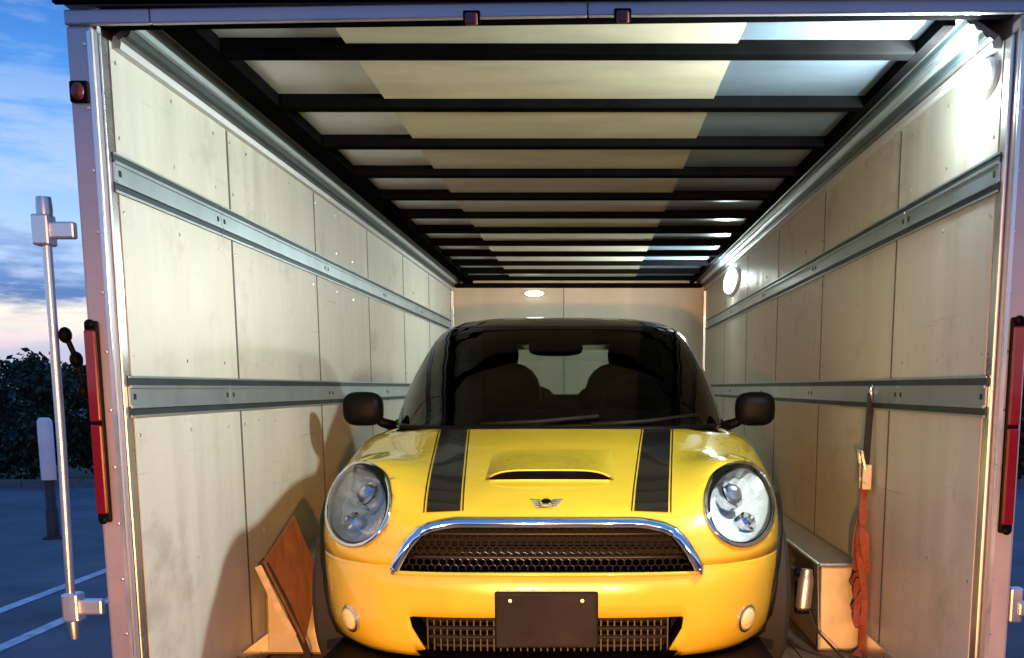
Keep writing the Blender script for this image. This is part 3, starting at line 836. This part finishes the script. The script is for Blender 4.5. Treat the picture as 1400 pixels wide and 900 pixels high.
im = MB().sphere((-.02, 1.80, 1.215), .125, .022, .036, 20, 10, 3).build('interior_mirror', 'black', car, smooth=True)
MB().tube([(-.02, 1.79, 1.24), (-.02, 1.78, 1.30)], .012, 8).build('mirror_arm', 'black', im)
for s in (-1, 1): MB().box(s*.33-.17, s*.33+.17, 1.80, 1.83, 1.235, 1.29).build('sun_visor', 'interior', car, bevel=.01)

# ---------------------------------------------------------------- straps and loose things in the trailer
t = empty('ratchet_strap', 'red ratchet strap hanging from the lower rail of the right wall', 'strap', (1.09, 4.19, 0))
o_ = Vector((1.09, 4.19, 0))
def loc(mb): mb.v = [tuple(Vector(v)-o_) for v in mb.v]; return mb
loc(MB().ribbon([(1.086, 4.19, 1.03), (1.082, 4.19, .95), (1.074, 4.17, .86), (1.068, 4.16, .76)], .036, .006, (.8, .6, 0))).build('hook_strap', 'strap_black', t)
loc(MB().tube([(1.088, 4.19, 1.00), (1.08, 4.19, 1.045), (1.084, 4.19, 1.065), (1.091, 4.19, 1.045)], .008, 8)).build('hook', 'satin', t, smooth=True)
rt = MB(); rt.box(1.05, 1.085, 4.13, 4.15, .665, .76); rt.box(1.05, 1.085, 4.18, 4.20, .665, .76); rt.tube([(1.067, 4.12, .70), (1.067, 4.21, .70)], .014, 12); rt.tube([(1.06, 4.13, .74), (1.045, 4.13, .81), (1.045, 4.20, .81), (1.06, 4.20, .74)], .006, 8)
loc(rt).build('ratchet', 'satin', t, bevel=.003)
loc(MB().ribbon([(1.068, 4.165, .69), (1.064, 4.16, .55), (1.075, 4.17, .42), (1.08, 4.18, .30), (1.085, 4.17, .16), (1.082, 4.16, .035), (1.05, 4.10, .022)], .036, .005, (.75, .6, .1))).build('webbing', 'strap_red', t)
bu = MB()
for k in range(9):
    q = random.uniform(-.045, .045); z0 = .52-.032*k; h_ = random.uniform(.06, .12); ph = random.uniform(0, 6)
    bu.ribbon([(1.058+.018*math.sin(a_*1.3+ph), 4.14+q+.035*math.sin(a_+ph), z0+h_*math.cos(a_)*.8-.012*a_) for a_ in [2*PI*m_/18 for m_ in range(17)]], .032, .004, (.8, .6, .2*math.sin(ph)))
loc(bu).build('loose_webbing', 'strap_red', t)

t = empty('wheel_strap', 'black tie-down strap with a pale metal ratchet beside the right front wheel', 'strap', (.9, 4.1, 0)); o_ = Vector((.9, 4.1, 0))
loc(MB().ribbon([(.72, 4.28, .40), (.80, 4.24, .36), (.855, 4.19, .315), (.865, 4.17, .20), (.90, 4.12, .11), (.985, 4.03, .02)], .032, .006, (0, 1, .2))).build('webbing', 'strap_black', t)
rr = MB(); rr.lathe([(.020, 0), (.030, .01), (.030, .12), (.026, .13), (.022, .16), (.0, .165)], (.845, 4.17, .19), (.08, 0, 1), 18)
loc(rr).build('ratchet_handle', 'bright_alloy', t, smooth=40)
rr = MB(); rr.box(.82, .88, 4.175, 4.215, .17, .30); rr.tube([(.815, 4.195, .335), (.89, 4.195, .335)], .018, 12)
loc(rr).build('ratchet', 'black', t, bevel=.006)
loc(MB().lathe([(.035, 0), (.035, .006), (.02, .012)], (.985, 4.03, .013), (0, 0, 1), 20)).build('floor_ring', 'satin', t, smooth=40)

# brown board leaning by the left wheel box
t = empty('wooden_board', 'reddish brown wooden board with a pale edge leaning by the left wheel box', 'board', (-1.13, 4.18, .013)); o_ = Vector((-1.13, 4.18, .013))
q4 = [Vector((-1.122, 4.10, .570)), Vector((-1.215, 3.98, .408)), Vector((-1.085, 4.02, .085)), Vector((-1.046, 4.12, .340))]
nn = (q4[1]-q4[0]).cross(q4[3]-q4[0]).normalized()*.018
loc(MB().prism(q4, nn)).build('board', 'wood_board', t, bevel=.004)
e1 = q4[1]-nn*.2; e2 = q4[2]-nn*.2
loc(MB().ribbon([e1+Vector((-.006, -.012, -.012)), e1.lerp(e2, .5)+Vector((-.010, -.014, -.012)), e2.lerp(e1, .15)+Vector((-.006, -.012, -.01))], .026, .008, (1, .1, .45))).build('edge_strip', 'strap_cream', t)
loc(MB().ribbon([e1+Vector((.018, -.006, -.004)), e1.lerp(e2, .5)+Vector((.020, -.006, 0)), e2+Vector((.016, -.004, -.02)), e2+Vector((.02, 0, -.065))], .026, .006, (1, 0, .45))).build('edge_strap', 'strap_black', t)

# ---------------------------------------------------------------- outside things
t = empty('bollard', 'dark post with a white sleeve on the car park, seen left of the trailer', 'bollard', (-5.62, 11.3, G))
MB().lathe([(.065, 0), (.065, .30), (.055, .32), (.055, 1.22), (.04, 1.25), (.0, 1.26)], (0, 0, 0), (0, 0, 1), 20).build('post', 'post_dark', t, smooth=40)
MB().lathe([(.072, .62), (.075, .63), (.075, 1.22), (.07, 1.235), (.05, 1.262)], (0, 0, 0), (0, 0, 1), 20).build('sleeve', 'sleeve_white', t, smooth=40)
MB().lathe([(.11, 0), (.11, .02), (.068, .03)], (0, 0, 0), (0, 0, 1), 20).build('base_plate', 'post_dark', t, smooth=40)

def leaves(n, blobs, size, mt, name, parent):
    mb = MB(); vs = []; fs = []
    wt = [b[3]*b[4] for b in blobs]
    for i in range(n):
        b = random.choices(blobs, wt)[0]
        d = Vector((random.gauss(0, 1), random.gauss(0, 1), random.gauss(0, 1))).normalized()*(random.random()**.4)*random.uniform(.7, 1.08)
        p = Vector(b[:3])+Vector((d.x*b[3], d.y*b[3], d.z*b[4]))
        if p.z < .03: continue
        s_ = size*random.uniform(.5, 1.3)
        rot = Euler((random.uniform(-1, 1)*1.2, random.uniform(-1, 1)*1.2, random.uniform(0, 6.3))).to_matrix()
        k = len(vs)
        vs += [p+rot@Vector(q) for q in ((-s_*.5, 0, 0), (0, -s_*.3, 0), (s_*.6, 0, .1*s_), (0, s_*.3, 0))]
        fs.append((k, k+1, k+2, k+3))
    mb.add(vs, fs)
    return mb.build(name, mt, parent, fix=False)
def tree(loc_, h, w, mt, label, cat, name, group, nl=2600, trunk=.3, sz=.13):
    t = empty(name, label, cat, loc_, group)
    mb = MB(); blobs = []
    mb.tube([(0, 0, -.05), (.05, 0, h*trunk), (-.03, .04, h*.62), (0, 0, h*.85)], [.05*h*.3+.03, .045*h*.25+.02, .03, .012], 8)
    for k in range(9):
        a = k*2.4+random.random(); z = h*(trunk*.6+.45*random.random()); rr_ = w*(.35+.3*random.random())
        e = Vector((math.cos(a)*rr_, math.sin(a)*rr_, z+h*.18)); mb.tube([(0, 0, z*.8), e*.5+Vector((0, 0, z*.42)), e], [.03, .02, .008], 6)
        blobs.append((e.x, e.y, e.z, w*random.uniform(.25, .42), h*random.uniform(.12, .2)))
    for k in range(5): blobs.append((random.uniform(-.3, .3)*w, random.uniform(-.3, .3)*w, h*random.uniform(.55, .86), w*random.uniform(.22, .36), h*random.uniform(.10, .16)))
    if trunk < .15:
        for k in range(8): a = k*.8; blobs.append((math.cos(a)*w*.4, math.sin(a)*w*.4, h*random.uniform(.15, .4), w*.35, h*.2))
    mb.build('trunk', 'bark', t, smooth=True)
    leaves(nl, blobs, sz, mt, 'crown', t)
    return t
shr = [(-12.6, 18.4, 2.3, 1.5, 'leaf'), (-10.9, 18.9, 2.15, 1.4, 'leaf'), (-9.4, 18.3, 2.4, 1.4, 'leaf'), (-8.0, 18.8, 2.2, 1.3, 'leaf'), (7.3, 18.4, 2.2, 1.4, 'leaf'), (8.9, 18.8, 2.3, 1.4, 'leaf')]
lab = ['dark green bush farthest left along the kerb of the car park', 'second dark green bush from the left along the kerb', 'dark green bush on the kerb seen just left of the latch bar', 'dark green bush behind the latch bar, next to the left rear post', 'dark green bush nearest the right rear post of the trailer', 'dark green bush farthest right along the kerb']
gr = ['bushes along the kerb']*6
for (x, y, h, w, m_), l_, g_ in zip(shr, lab, gr):
    tree((x, y, G-.02), h, w, m_, l_, 'bush', 'shrub', g_, 7000, .1, .12)
for i, (x, y, h, w, m_) in enumerate([(-17.5, 29, 3.0, 2.4, 'leaf_olive'), (-14.2, 31, 2.6, 2.2, 'leaf'), (-20.8, 33, 3.3, 2.6, 'leaf'), (13.5, 30, 4.2, 2.6, 'leaf')]):
    tree((x, y, G-.02), h, w, m_, ['low olive brown tree against the sunset sky behind the bushes', 'dark green tree rising behind the bushes beside the latch bar', 'broad dark tree farthest left behind the bushes', 'dark tree standing far off beyond the right rear post'][i], 'tree', 'tree', 'trees beyond the car park', 5000, .3, .17)

# assumed work lamp, added out of view on the car park behind the photographer: its warm beam lights the lower half of the trailer
t = empty('assumed_work_lamp', 'assumed yellow twin floodlight on a tripod stand, added unseen behind the photographer', 'lamp', (0, -4.2, G))
for k in range(3):
    a = k*2*PI/3+.5; MB().tube([(0, 0, .62), (math.cos(a)*.45, math.sin(a)*.45, .01)], .012, 8).build('leg', 'black', t, smooth=40)
MB().tube([(0, 0, .55), (0, 0, .96)], .016, 8).build('pole', 'black', t, smooth=40)
MB().tube([(-.62, 0, .96), (.62, 0, .96)], .016, 8).build('cross_bar', 'black', t, smooth=40)
for x in (-.6, .6):
    hd = MB().box(x-.13, x+.13, -.06, .02, .97, 1.15).build('lamp_head', 'yellow', t, bevel=.015)
    MB().box(x-.115, x+.115, .0205, .03, .985, 1.135).build('lens', 'warm_lens', hd)
    sp = lamp('assumed_work_lamp_beam', 'SPOT', (x, -4.12, G+1.06), 3000, (1, .42, .10), .06, spot_size=R(31), spot_blend=1.0)  # beam of the assumed lamp, added as the source of the warm light
    sp.rotation_euler = (Vector((-.08-x*1.5, 4.4, .10))-Vector((x, -4.12, G+1.06))).to_track_quat('-Z', 'Y').to_euler()
